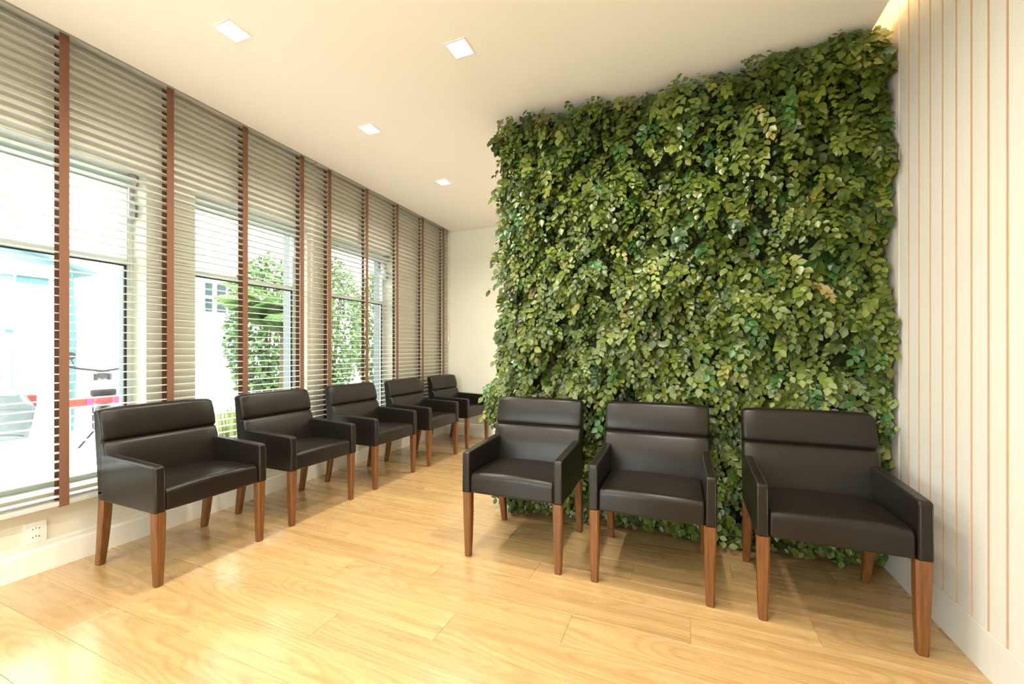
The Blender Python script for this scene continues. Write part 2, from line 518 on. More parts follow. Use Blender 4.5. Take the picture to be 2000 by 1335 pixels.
# ------------------------------------------------------------------ rolled-up shades inside the window reveals
def roller(a, b, label):
    y0, y1 = a + .03, b - .012
    r = tag(empty('roller_shade', (-3.195, (a + b) / 2, LINT)), label, 'shade', 'rolled-up shades in the window reveals')
    c = (a + b) / 2
    mb = MB(); mb.tube([(0, y0 - c, -.045), (0, y1 - .03 - c, -.045)], .021, 14)
    mb.build('roll', M['shade'], r, smooth=False)
    mb = MB(); mb.box(-.012, .0, y0 - c, y1 - .035 - c, -.098, -.078)
    mb.build('hem_bar', M['mech'], r, bevel=.003)
    prof = rounded([(-.03, -.004, .004), (.022, -.004, .006), (.03, -.06, .02), (-.034, -.085, .02)])
    mb = loft(prof, y1 - c - .032, y1 - c, .006, 2)
    mb.v = [(p[1], p[0], p[2]) for p in mb.v]
    mb.build('bracket', M['mech'], r)
    # upright guide and chain tensioner, rounded box
    mb = MB(); mb.box(-.044, -.030, y1 - c - .018, y1 - c - .002, -.16, -.05)
    mb.build('guide_rail', M['mech'], r, bevel=.003)
    prof = rounded([(-.046, -.16, .008), (.012, -.16, .012), (.012, -.28, .03), (-.046, -.28, .02)])
    mb = loft(prof, y1 - c - .03, y1 - c - .001, .006, 2)
    mb.v = [(p[1], p[0], p[2]) for p in mb.v]
    mb.build('tensioner', M['mech'], r)
    mb = MB()
    for s in (-.012, .012):
        mb.tube([(s, y1 - c - .034, -.05), (s, y1 - c - .034, -.74)], .0017, 5)
        for k in range(58):
            z = -.06 - k * .0118
            mb.tube([(s, y1 - c - .034, z), (s, y1 - c - .034, z - .005)], .003, 5)
    mb.build('bead_chain', M['mech'], r)
    return r
roller(*WIN[0], 'grey-green shade rolled up at the head of the nearest window, bead chain hanging')
roller(*WIN[1], 'grey-green shade rolled up above the middle window, palm fronds behind it')
roller(*WIN[2], 'grey-green shade rolled up in the farthest window, before the leafy hedge')

# ------------------------------------------------------------------ venetian blinds
SX0, SX1 = -3.065, -3.015
def blind(y0, y1, tapes, label, cord=None):
    b = tag(empty('venetian_blind', (-3.04, (y0 + y1) / 2, 0)), label, 'blind', 'venetian blinds along the window wall')
    c = (y0 + y1) / 2; hw = (y1 - y0) / 2
    mb = MB()   # one crowned slat
    n = 4; top = []; bot = []
    for i in range(n + 1):
        u = -1 + 2 * i / n
        zc = .0022 * (1 - u * u)
        top.append((u * .025, zc + .0014)); bot.append((u * .025, zc - .0014))
    ring = bot + top[::-1]
    vs = [(x, -hw, z) for x, z in ring] + [(x, hw, z) for x, z in ring]
    m_ = len(ring)
    mb.add(vs, [(i, (i + 1) % m_, m_ + (i + 1) % m_, m_ + i) for i in range(m_)] + [tuple(range(m_)), tuple(range(m_, 2 * m_))])
    sl = mb.mesh('slat'); sl.materials.append(M['slat'])
    rng = random.Random(int(y0 * 100))
    z = .3865; k = 0
    while z < 2.80:
        o = link('slat', sl, None, b); o.location = (0, 0, z)
        o.rotation_euler = (0, math.radians(1.0 + rng.uniform(-.5, .5)), 0)
        z += .0459; k += 1
    mb = MB(); mb.box(-.026, .026, -hw, hw, .340, .362)
    mb.build('bottom_rail', M['slat'], b, bevel=.004)
    mb = MB(); mb.box(-.028, .028, -hw, hw, 2.825, 2.875)
    mb.build('head_rail', M['slat'], b, bevel=.003)
    for t in tapes:
        for x in (.0262, -.0275):
            mb = MB(); mb.box(x, x + .0013, t - c - .0192, t - c + .0192, .336 if x > 0 else .345, 2.83)
            mb.build('tape', M['tape'], b)
        mb = MB(); mb.box(-.0275, .0290, t - c - .0195, t - c + .0195, .335, .3385)
        mb.build('tape_end', M['tape'], b)
    if cord is not None:
        mb = MB()
        mb.tube([(.032, cord - c, 2.83), (.034, cord - c + .002, 2.0), (.034, cord - c, 1.34)], .0022, 6)
        mb.tube([(.036, cord - c + .012, 2.83), (.036, cord - c + .012, 2.0), (.035, cord - c + .004, 1.34)], .0022, 6)
        mb.build('pull_cord', M['cord'], b)
        mb = MB(); mb.tube([(.0345, cord - c + .002, 1.345), (.0345, cord - c + .002, 1.33), (.0345, cord - c + .002, 1.29), (.0345, cord - c + .002, 1.285)], [.004, .008, .012, .009], 10)
        mb.build('cord_tassel', M['white'], b, smooth=True)
    return b
blind(-.88, 2.690, [-.855, -.37, .115, .60, 1.083, 1.568, 2.052, 2.545], 'pale slatted blind with brown tapes behind the two nearest chairs of the window row')
blind(2.706, 4.925, [2.841, 3.325, 3.814, 4.31, 4.79], 'pale slatted blind with brown tapes reaching into the far corner', cord=4.90)

# ------------------------------------------------------------------ wall socket
s = tag(empty('wall_socket', (XW, 1.005, .211)), 'white double wall socket below the blind at the left', 'socket')
mb = MB(); mb.box(0, .009, -.0405, .0405, -.053, .056)
mb.build('plate', M['white'], s, bevel=.003)
for dz in (.022, -.020):
    prof = [(-.021, 0), (-.012, .0125), (.012, .0125), (.021, 0), (.012, -.0125), (-.012, -.0125)]
    mb = MB(); mb.add([(.0085, a, c_ + dz) for a, c_ in prof] + [(.0108, a * .96, c_ * .96 + dz) for a, c_ in prof], [(i, (i + 1) % 6, 6 + (i + 1) % 6, 6 + i) for i in range(6)] + [tuple(range(6, 12))])
    so = mb.build('socket_insert', M['white'], s)
    for dy, d2 in ((-.0115, 0), (0, .004), (.0115, 0)):
        mb = MB(); mb.tube([(.0100, dy, dz + d2), (.0112, dy, dz + d2)], .0030, 8)
        mb.build('pin_hole', M['dark'], so)

# ------------------------------------------------------------------ ceiling downlights
M['reflector'] = mat('downlight_reflector', (.9, .88, .84), .35)
M['lamp'] = mat('downlight_lamp', (1, 1, 1), .5, emit=(1.0, .90, .74), estr=6.0)
def downlight(x, y, label, group):
    d = tag(empty('downlight', (x, y, H)), label, 'ceiling light', group)
    mb = MB()
    for a0, a1, b0, b1 in cells([-.065, -.0555, .0555, .065], [-.065, -.0555, .0555, .065], [(-.0555, .0555, -.0555, .0555)]):
        mb.box(a0, a1, b0, b1, -.004, .001)
    mb.build('trim_frame', M['white'], d)
    mb = MB()
    q = .0555; t = .042; dz = .045
    A = [(-q, -q, 0), (q, -q, 0), (q, q, 0), (-q, q, 0)]; B = [(-t, -t, dz), (t, -t, dz), (t, t, dz), (-t, t, dz)]
    for i in range(4):
        j = (i + 1) % 4
        mb.quad(A[i], A[j], B[j], B[i])
    mb.quad(*B)
    mb.build('reflector', M['reflector'], d)
    mb = MB(); mb.tube([(0, 0, dz - .001), (0, 0, dz - .010), (0, 0, dz - .014)], [.031, .031, .024], 20)
    mb.build('lamp', M['lamp'], d)
    ld = bpy.data.lights.new('downlight_lamp', 'AREA'); ld.shape = 'DISK'; ld.size = .06
    ld.energy = LAMP_W * (1.1 if y > PY1 else 1.0); ld.color = LAMP_C; ld.spread = math.radians(150)
    lo = bpy.data.objects.new('lamp_light', ld); col.objects.link(lo); lo.parent = d; lo.location = (0, 0, -.003)
    return d
LL = ['square recessed downlight nearest the top edge, above the closest window chair',
      'square recessed downlight in the middle of the row along the blinds',
      'smallest square recessed downlight, farthest along the row by the blinds',
      'square recessed downlight on its own towards the plant wall']
for i, (x, y) in enumerate(LIGHTS):
    if i < 4:
        downlight(x, y, LL[i], 'square downlights in the ceiling')
    elif y > PY1:
        downlight(x, y, 'unseen square downlight added in the passage behind the plant wall to brighten the far end', 'square downlights in the ceiling')
    else:
        downlight(x, y, 'unseen square recessed downlight continuing the grid for room light beyond the top edge of the picture', 'square downlights in the ceiling')

# warm light strip lying on the ceiling board beside the slot
st = tag(empty('led_strip', (XS - .075, 0, H + .02)), 'warm light strip hidden in the ceiling slot beside the panelled wall', 'light strip')
mb = MB(); mb.box(-.008, .008, YF + .1, PY0 - .02, .0, .006)
mb.build('channel', M['white'], st)
M['led'] = mat('led_warm', (1, .9, .7), .5, emit=(1.0, .62, .24), estr=110.0)
mb = MB(); mb.box(-.005, .005, YF + .1, PY0 - .02, .006, .010)
mb.build('diffuser', M['led'], st)

# ================================================================== CHAIRS
def make_chair():
    root = empty('armchair')
    # seat: rounded nose, gently crowned top
    prof = rounded([(-.290, .362, .014), (.17, .362, .014), (.17, .458, .014), (-.05, .472, .3), (-.288, .474, .034)])
    def crown(v):
        x, y, z = v
        if z > .44:
            z += .010 * (1 - (x / .24) ** 2) - .004
        if y < -.27:
            y += .006 * (x / .24) ** 2 - .002
        return (x, y, z)
    soften(loft(prof, -.2395, .2395, .012, 4, crown, 8).build('seat', M['leather'], root, smooth=True))
    # backrest: two pads with a deep tuck between them
    def yf(z):
        ks = [(.36, .115), (.58, .158), (.672, .184), (.845, .236)]
        for (z0, y0), (z1, y1) in zip(ks, ks[1:]):
            if z <= z1:
                return y0 + (y1 - y0) * (z - z0) / (z1 - z0)
        return ks[-1][1]
    fr = []
    zs = [.362 + i * (.668 - .362) / 14 for i in range(15)]
    for z in zs:
        u = (z - .362) / (.668 - .362)
        fr.append((yf(z) - .016 * max(0, math.sin(PI * u)) ** .55, z))
    fr += [(yf(.670) + .012, .6705), (yf(.674) + .012, .674)]
    for i in range(12):
        u = i / 11
        z = .677 + u * (.838 - .677)
        fr.append((yf(z) - .017 * max(0, math.sin(PI * (u * .86 + .0))) ** .5, z))
    fr += [(.246, .8445), (.262, .8465), (.276, .843), (.2835, .834)]
    fr += [(.278, .78), (.262, .62), (.247, .48), (.238, .375), (.234, .362)]
    def corner(v):
        x, y, z = v
        if z > .78:
            t = max(0, abs(x) - .235) / .05
            z -= .012 * t * t * (z - .78) / .065
        return (x, y, z)
    loft(fr, -.2855, .2855, .016, 4, corner, 8).build('backrest', M['leather'], root, smooth=True)
    # arms: upright padded slabs down to the leg tops
    prof = rounded([(-.293, .360, .013), (.19, .360, .013), (.19, .606, .013), (-.290, .587, .020)])
    for sgn in (-1, 1):
        x0, x1 = (.2415, .2875) if sgn > 0 else (-.2875, -.2415)
        a = soften(loft(prof, x0, x1, .010, 4, None, 1).build('arm', M['leather'], root, smooth=True))
        for xs in (x0 + .006, x1 - .006):       # seam piping along the front and top edges
            mb = MB()
            mb.tube([(xs, -.2925, .365), (xs, -.2920, .47), (xs, -.2905, .556), (xs, -.286, .574), (xs, -.276, .5845), (xs, -.258, .5873), (xs, .0, .5975), (xs, .15, .6035)], .0016, 6)
            mb.build('seam', M['stitch'], a, smooth=True)
    # legs
    def leg(path, x):
        mb = MB(); vs = []
        for (yc_, z, w, d) in path:
            ch = w * .16
            for dx, dy in ((-w / 2 + ch, -d / 2), (w / 2 - ch, -d / 2), (w / 2, -d / 2 + ch), (w / 2, d / 2 - ch), (w / 2 - ch, d / 2), (-w / 2 + ch, d / 2), (-w / 2, d / 2 - ch), (-w / 2, -d / 2 + ch)):
                vs.append((x + dx, yc_ + dy, z))
        n = len(path); fs = []
        for i in range(n - 1):
            for k in range(8):
                a_ = i * 8 + k; b_ = i * 8 + (k + 1) % 8
                fs.append((a_, b_, b_ + 8, a_ + 8))
        fs += [tuple(reversed(range(8))), tuple((n - 1) * 8 + k for k in range(8))]
        mb.add(vs, fs)
        mb.build('leg', M['leg'], root)
    for sx in (-1, 1):
        leg([(-.264, 0, .031, .031), (-.264, .004, .034, .034), (-.2635, .12, .042, .042), (-.264, .24, .048, .048), (-.2655, .363, .050, .050)], sx * .2605)
        leg([(.266, 0, .031, .034), (.2655, .004, .034, .037), (.247, .10, .040, .042), (.230, .20, .044, .046), (.217, .30, .047, .048), (.211, .363, .048, .048)], sx * .2605)
    return root
proto = make_chair()
LEFT = [(1.4433, -2.3756), (2.1934, -2.3831), (2.9709, -2.3709), (3.7202, -2.3480), (4.5088, -2.3510)]
LEFT_L = ['black leather armchair nearest the camera in the row along the blinds',
          'second black leather armchair from the camera in the row along the blinds',
          'third black leather armchair from the camera, middle of the row along the blinds',
          'fourth black leather armchair from the camera, last but one along the blinds',
          'black leather armchair in the far corner, at the end of the row by the blinds']
RIGHT = [(-.8562, 2.0436, 1.273), (-.1471, 2.0547, .329), (.5772, 2.0398, -.467)]
RIGHT_L = ['black leather armchair at the left end of the plant wall, farthest from the panelled wall',
           'black leather armchair in the middle of the three before the plant wall',
           'black leather armchair in the corner of plant wall and panelled wall']
first = True
for (y, x), lb in zip(LEFT, LEFT_L):
    o = proto if first else copy_tree(proto)
    first = False
    o.location = (x - .263, y, 0); o.rotation_euler = (0, 0, PI / 2)
    tag(o, lb, 'armchair', 'armchairs along the blinds')
for (x, y, a), lb in zip(RIGHT, RIGHT_L):
    o = copy_tree(proto)
    ra = math.radians(a)
    o.location = (x - math.sin(ra) * .263, y + math.cos(ra) * .263, 0); o.rotation_euler = (0, 0, ra)
    tag(o, lb, 'armchair', 'armchairs in front of the plant wall')

# ================================================================== PLANT WALL
def leaf_mat(name, transl=.12, rough=.36):
    m = bpy.data.materials.new(name); m.use_nodes = True
    nt = m.node_tree; b = nt.nodes['Principled BSDF']; out = nt.nodes['Material Output']
    at = nt.nodes.new('ShaderNodeAttribute'); at.attribute_name = 'leaf_colour'
    b.inputs['Roughness'].default_value = rough; b.inputs['Specular IOR Level'].default_value = .5
    tl = nt.nodes.new('ShaderNodeBsdfTranslucent'); mx = nt.nodes.new('ShaderNodeMixShader')
    mx.inputs[0].default_value = transl
    nt.links.new(at.outputs['Color'], b.inputs['Base Color']); nt.links.new(at.outputs['Color'], tl.inputs[0])
    nt.links.new(b.outputs[0], mx.inputs[1]); nt.links.new(tl.outputs[0], mx.inputs[2]); nt.links.new(mx.outputs[0], out.inputs[0])
    return m
M['leaf'] = leaf_mat('ivy_leaf')

LT = np.array([(0, 0, 0), (.22, .27, .035), (.22, -.27, .035), (.5, .355, .05), (.5, -.355, .05), (.78, .21, .025), (.78, -.21, .025),
               (1, 0, -.07), (.36, 0, -.02), (.68, 0, -.03)])
LF = [(0, 8, 1), (0, 2, 8), (1, 8, 3), (2, 4, 8), (3, 8, 9, 5), (4, 6, 9, 8), (5, 9, 7), (6, 7, 9)]

def leaves_mesh(name, P, A, Nn, S, C, material):
    """P base, A axis, Nn normal, S size, C colour: one mesh holding every leaf"""
    A = A / np.linalg.norm(A, axis=1, keepdims=True)
    B = np.cross(Nn, A); B /= np.linalg.norm(B, axis=1, keepdims=True) + 1e-9
    Nn = np.cross(A, B)
    n = len(P); k = len(LT)
    V = P[:, None, :] + S[:, None, None] * (LT[None, :, 0:1] * A[:, None, :] + LT[None, :, 1:2] * B[:, None, :] + LT[None, :, 2:3] * Nn[:, None, :])
    V = V.reshape(-1, 3)
    me = bpy.data.meshes.new(name)
    lens = np.array([len(f) for f in LF]); flat = np.array([i for f in LF for i in f])
    loops = (flat[None, :] + (np.arange(n) * k)[:, None]).ravel()
    tot = np.tile(lens, n); start = np.concatenate([[0], np.cumsum(tot)[:-1]])
    me.vertices.add(len(V)); me.vertices.foreach_set('co', V.ravel().astype(np.float32))
    me.loops.add(len(loops)); me.loops.foreach_set('vertex_index', loops.astype(np.int32))
    me.polygons.add(len(tot)); me.polygons.foreach_set('loop_start', start.astype(np.int32))
    try:
        me.polygons.foreach_set('loop_total', tot.astype(np.int32))
    except Exception:
        pass
    me.update(calc_edges=True); me.validate()
    at = me.color_attributes.new('leaf_colour', 'FLOAT_COLOR', 'POINT')
    cc = np.ones((n, k, 4), np.float32); cc[:, :, :3] = C[:, None, :]
    at.data.foreach_set('color', cc.ravel())
    me.materials.append(material)
    return me

rs = np.random.RandomState(7)
def surf(x, z):
    """front face of the greenery"""
    y = 2.685 - .028 * np.sin(x * 5.1 + z * 2.3 + .4) - .030 * np.sin(x * 9.7 - z * 6.9 + 1.1) - .022 * np.sin(x * 3.3 + z * 13.1) - .016 * np.sin(x * 21 + z * 17)
    y -= .055 * np.clip((z - 1.9) / .8, 0, 1)
    y += .060 * np.clip((.45 - z) / .45, 0, 1)
    y += .030 * np.clip((.95 - z) / .3, 0, 1) * np.clip((z - .35) / .2, 0, 1)
    y += .10 * np.clip((-1.09 - x) / .12, 0, 1) ** 2
    return y
PAL = np.array([(.055, .090, .018), (.095, .135, .026), (.140, .175, .034), (.190, .215, .045), (.240, .240, .060), (.030, .075, .025), (.055, .150, .045), (.22, .165, .060)])
PAL = PAL * np.array([.70, .80, .55])
PW_ = np.array([.16, .26, .27, .16, .05, .03, .055, .015])
def sprays(n, inset, dark, x0=-1.215, x1=.94, z0=.05, z1=2.80):
    P = []; A = []; NN = []; S = []; C = []
    xs = rs.uniform(x0, x1, n); zs = rs.uniform(z0, z1, n)
    for x, z in zip(xs, zs):
        y = float(surf(x, z)) + inset + rs.normal(0, .012)
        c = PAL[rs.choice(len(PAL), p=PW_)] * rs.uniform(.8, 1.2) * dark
        ln = rs.uniform(.14, .27); big = rs.choice([.032, .041, .050, .058], p=[.12, .30, .36, .22])
        nl = int(rs.randint(7, 13))
        lat = rs.normal(0, .65)
        if x < -1.12: lat -= .35
        d = np.array([lat, -rs.uniform(.25, .9), rs.uniform(-.9, .25)]); d /= np.linalg.norm(d)
        p = np.array([x - d[0] * ln * .5, min(y + .06, PY0 - .02), z - d[2] * ln * .4])
        step = ln / nl
        roll = rs.normal(0, .40); tilt = rs.normal(0, .30)
        for i in range(nl):
            d = d + np.array([0, .02 - .02 * i / nl, -.10]); d /= np.linalg.norm(d)
            p = p + d * step
            p[1] = max(p[1], y - .055, 2.53)
            side = np.cross(d, np.array([roll, -1.0, .35])); side /= np.linalg.norm(side) + 1e-9
            sg = 1 if i % 2 else -1
            a = d * rs.uniform(.4, .8) + side * sg * rs.uniform(.5, .9) + np.array([0, -.10, -.35]) + rs.normal(0, .12, 3)
            if i == nl - 1: a = d + np.array([0, 0, -.3])
            nn = np.array([roll * .9, -1.0, .55 + tilt]) + rs.normal(0, .20, 3)
            P.append(p.copy()); A.append(a); NN.append(nn); S.append(big * rs.uniform(.75, 1.15) * (1 - .25 * abs(i / nl - .5)))
            C.append(c * rs.uniform(.82, 1.18) * np.array([rs.uniform(.9, 1.12), 1, rs.uniform(.85, 1.15)]))
    return [np.array(q) for q in (P, A, NN, S, C)]
sets = [sprays(2050, .012, 1.0, x1=.985), sprays(1150, .060, .62, x1=.985), sprays(240, -.035, 1.08), sprays(150, .01, 1.0, .92, .985),  # dark factor paints the gap shade: inner sprays darker, outermost slightly lighter
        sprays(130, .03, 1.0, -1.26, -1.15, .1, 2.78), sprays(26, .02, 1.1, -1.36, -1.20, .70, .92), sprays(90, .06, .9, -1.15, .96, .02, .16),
        sprays(26, -.01, 1.0, .93, .975, .75, 1.05), sprays(16, -.01, .9, .93, .975, 1.95, 2.2), sprays(60, .02, 1.0, .30, .97, 2.72, 2.83), sprays(40, .02, 1.05, .80, .97, 2.60, 2.82)]
P, A, NN, S, C = [np.concatenate([s_[i] for s_ in sets]) for i in range(5)]
keep = (P[:, 2] < H - .012) & (P[:, 2] > .02) & (P[:, 0] < XR - .008) & (P[:, 1] < PY0 - .01)
keep &= ~((P[:, 2] > 2.72) & (P[:, 1] < 2.565))
keep |= (P[:, 1] > 2.58) & (P[:, 2] >= H - .012) & (P[:, 2] < H + .06) & (P[:, 0] > XS + .02) & (P[:, 0] < XR - .03)
# keep the leaves off the chair backs
for (x, y, a) in RIGHT:
    keep &= ~((np.abs(P[:, 0] - x) < .32) & (P[:, 2] < .90) & (P[:, 1] < y + .263 + .30 + .03))
P, A, NN, S, C = P[keep], A[keep], NN[keep], S[keep], C[keep]
A[:, 2] = np.where((P[:, 2] + S * 1.0 > H - .01) & (A[:, 2] > 0) & (P[:, 0] < XS + .02), -A[:, 2], A[:, 2])
A[:, 0] = np.where(P[:, 0] + S > XR - .006, -np.abs(A[:, 0]) - .2, A[:, 0])
A[:, 2] = np.where((P[:, 2] < .05) & (A[:, 2] < 0), .15, A[:, 2])
pw = tag(empty('plant_wall', ((PX0 + XR) / 2, PY0, 0)), 'dense green wall of drooping ivy leaves covering the partition behind three armchairs', 'plant wall')
ofs = np.array([(PX0 + XR) / 2, PY0, 0])
P = P - ofs
# backing mat
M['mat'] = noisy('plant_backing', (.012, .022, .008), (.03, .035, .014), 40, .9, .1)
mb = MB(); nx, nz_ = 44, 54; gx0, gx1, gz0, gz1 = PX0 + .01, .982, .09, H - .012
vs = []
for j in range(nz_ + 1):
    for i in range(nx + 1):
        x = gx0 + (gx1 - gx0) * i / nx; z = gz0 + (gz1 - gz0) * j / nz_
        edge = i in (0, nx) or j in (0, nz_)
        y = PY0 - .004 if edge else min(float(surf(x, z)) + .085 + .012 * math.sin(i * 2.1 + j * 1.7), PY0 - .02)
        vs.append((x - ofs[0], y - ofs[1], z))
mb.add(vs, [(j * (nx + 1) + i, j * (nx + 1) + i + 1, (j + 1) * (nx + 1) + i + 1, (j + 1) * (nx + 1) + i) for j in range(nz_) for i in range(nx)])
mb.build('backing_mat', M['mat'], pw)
# the 300 largest, outermost leaves as pieces of their own
score = S * 20 - (P[:, 1] + .2) * 4 + rs.uniform(0, .25, len(S))
vis = np.where((P[:, 2] > .9) & (np.abs(P[:, 0]) < 1.0))[0]
top = vis[np.argsort(-score[vis])][:300]
mask = np.ones(len(P), bool); mask[top] = False
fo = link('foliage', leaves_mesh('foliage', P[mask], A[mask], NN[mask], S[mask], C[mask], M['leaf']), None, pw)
fo['kind'] = 'stuff'
VAR = []
for c in PAL[:5]:
    z3 = np.zeros((1, 3))
    VAR.append((c, leaves_mesh('leaf', z3, np.array([[1., 0, 0]]), np.array([[0., 0, 1.]]), np.array([1.0]), np.array([c]), M['leaf'])))
for i in top:
    a = Vector(A[i]).normalized(); n_ = Vector(NN[i]); b_ = n_.cross(a).normalized(); n_ = a.cross(b_)
    vi = int(np.argmin([np.linalg.norm(C[i] - c) for c, _ in VAR]))
    o = link('leaf', VAR[vi][1], None, pw)
    m4 = Matrix.Identity(4)
    for r_ in range(3):
        m4[r_][0] = a[r_] * S[i]; m4[r_][1] = b_[r_] * S[i]; m4[r_][2] = n_[r_] * S[i]; m4[r_][3] = P[i][r_]
    o.matrix_local = m4

# ================================================================== OUTSIDE
M['paving'] = noisy('pale_paving', (.76, .76, .74), (.82, .82, .80), 3, .8, .2)
M['gravel'] = noisy('dark_gravel', (.03, .03, .03), (.20, .19, .18), 60, .9, .2, bump=.8, bscale=80)
M['soil'] = noisy('garden_soil', (.16, .12, .08), (.24, .20, .13), 30, .9, .1)
M['hwhite'] = noisy('house_render_white', (.74, .73, .70), (.82, .81, .78), 1.2, .85, .2)
M['hblue'] = noisy('house_render_blue', (.19, .30, .33), (.22, .34, .37), 1.0, .85, .2)
M['teal'] = mat('teal_paint', (.05, .14, .15), .6)
M['pane'] = mat('far_window_pane', (.025, .05, .055), .25)
M['hcream'] = noisy('house_render_cream', (.66, .62, .50), (.74, .71, .60), 1.5, .85, .2)
GZ = -.10
mb = MB(); mb.box(-40, XO - .0, -30, 40, GZ - .1, GZ)
tag(mb.build('ground', M['paving']), 'pale paving outside the windows', 'ground', kind='structure')
mb = MB(); mb.box(-5.72, -5.50, -6, 12, GZ, GZ + .02)
tag(mb.build('gravel_strip', M['gravel']), 'narrow dark gravel strip on the pale paving outside', 'gravel')
mb = MB(); mb.box(-8.7, -5.73, 4.0, 11.8, GZ, GZ + .015)
mb.box(-5.49, -3.9, 2.6, 11.8, GZ, GZ + .015)
tag(mb.build('planting_bed', M['soil'], bevel=.01), 'soil bed under the palm and the hedge outside', 'planting bed')

# blue gabled house
h1 = tag(empty('gabled_house', (-9.0, 0, GZ)), 'pale blue gabled house seen through the nearest window', 'house')
mb = MB()
y0, y1, yp = -1.9, 3.33, .3; ze, zp = 2.60, 3.45
front = [(0, y0, 0), (0, y1, 0), (0, y1, ze), (0, yp, zp), (0, y0, ze)]
back_ = [(-5, *p[1:]) for p in front]
mb.add(front + back_, [(0, 1, 2, 3, 4), (9, 8, 7, 6, 5), (0, 5, 6, 1), (1, 6, 7, 2), (2, 7, 8, 3), (3, 8, 9, 4), (4, 9, 5, 0)])
mb.build('body', M['hblue'], h1)
for (a, b) in (((y1 + .25, ze - .10), (yp, zp + .03)), ((y0 - .25, ze - .10), (yp, zp + .03))):
    mb = MB()
    mb.add([(.25, a[0], a[1]), (.25, b[0], b[1]), (-5.2, b[0], b[1]), (-5.2, a[0], a[1]), (.25, a[0], a[1] + .09), (.25, b[0], b[1] + .09), (-5.2, b[0], b[1] + .09), (-5.2, a[0], a[1] + .09)],
           [(0, 1, 2, 3), (4, 5, 6, 7), (0, 1, 5, 4), (1, 2, 6, 5), (2, 3, 7, 6), (3, 0, 4, 7)])
    mb.build('roof_slope', M['hblue'], h1)
mb = MB(); mb.box(0, .10, y0, 3.12, 2.36, 2.56)
mb.build('cornice', M['hwhite'], h1, bevel=.01)
mb = MB(); mb.box(0, .03, 2.70, 3.08, .0, 2.36)
mb.build('doorway_surround', M['hwhite'], h1)
mb = MB(); mb.box(.03, .04, 2.72, 3.05, 2.26, 2.36)
mb.build('doorway_head', M['teal'], h1)
M['ornament'] = mat('orange_ornament', (.75, .42, .10), .6)
for k in range(5):
    mb = MB(); cy = 2.60 + k * .115
    mb.add([(.10, cy, 2.50), (.10, cy + .015, 2.47), (.10, cy, 2.42), (.10, cy - .015, 2.47), (.115, cy, 2.465)], [(0, 1, 4), (1, 2, 4), (2, 3, 4), (3, 0, 4)])
    mb.build('ornament', M['ornament'], h1)
for k in range(3):
    mb = MB(); mb.box(0, .012, 2.632 + k * .082, 2.692 + k * .082, 1.53, 1.575)
    mb.build('vent', M['teal'], h1)
sh = empty('shutter', (0, 0, 0), parent=h1)
mb = MB()
mb.box(0, .05, 2.20, 2.25, .9, 2.2); mb.box(0, .05, 2.55, 2.60, .9, 2.2)
mb.build('shutter_frame', M['hwhite'], sh)
for k in range(22):
    mb = MB(); mb.box(.005, .035, 2.25, 2.55, .93 + k * .057, .965 + k * .057)
    mb.build('louvre', M['hwhite'], sh)
mb = MB(); mb.tube([(.06, 3.30, .0), (.06, 3.30, 2.5)], .022, 8)
mb.build('downpipe', M['teal'], h1)

# white house with a crossed window
h2 = tag(empty('white_house', (-10.0, 3.75, GZ)), 'white rendered house with a small blue-grey window seen through the middle window', 'house')
mb = MB(); mb.box(-5, 0, 0, 9, 0, 3.75)
mb.build('body', M['hwhite'], h2)
mb = MB(); mb.box(-5, -.6, 0, 9, 3.75, 4.9)
mb.build('upper_storey', M['hcream'], h2)
mb = MB(); mb.box(-.2, .12, -.1, 9.1, 3.02, 3.10)
mb.build('ledge', M['hwhite'], h2)
wy0, wy1, wz0, wz1 = 2.107, 2.589, 2.15, 2.80
w2 = empty('window', (0, 0, 0), parent=h2)
mb = MB()
for a0, a1, b0, b1 in cells([wy0 - .04, wy0, wy1, wy1 + .04], [wz0 - .04, wz0, wz1, wz1 + .04], [(wy0, wy1, wz0, wz1)]):
    mb.box(0, .04, a0, a1, b0, b1)
mb.box(0, .045, 2.28, 2.36, wz0, wz1); mb.box(0, .045, wy0, wy1, 2.45, 2.50)
mb.build('window_frame', M['hwhite'], w2)
for a0, a1 in ((wy0, 2.28), (2.36, wy1)):
    for b0, b1 in ((wz0, 2.45), (2.50, wz1)):
        mb = MB(); mb.box(0, .012, a0, a1, b0, b1)
        mb.build('pane', M['pane'], w2)
va = empty('vent_window', (0, 0, 0), parent=h2)
mb = MB()
for a0, a1, b0, b1 in cells([2.60, 2.66, 2.90, 2.96], [1.98, 2.03, 2.14, 2.19], [(2.66, 2.90, 2.03, 2.14)]):
    mb.box(0, .05, a0, a1, b0, b1)
mb.build('vent_frame', M['hcream'], va)
mb = MB(); mb.box(0, .01, 2.66, 2.90, 2.03, 2.14)
mb.build('pane', M['pane'], va)
mb = MB(); mb.tube([(.03, .30, 0), (.03, .30, 2.9)], .012, 6)
mb.build('conduit', M['hcream'], h2)
mb = MB(); mb.box(.0, .14, .22, .38, 1.55, 1.85)
mb.build('meter_box', M['hcream'], h2, bevel=.01)

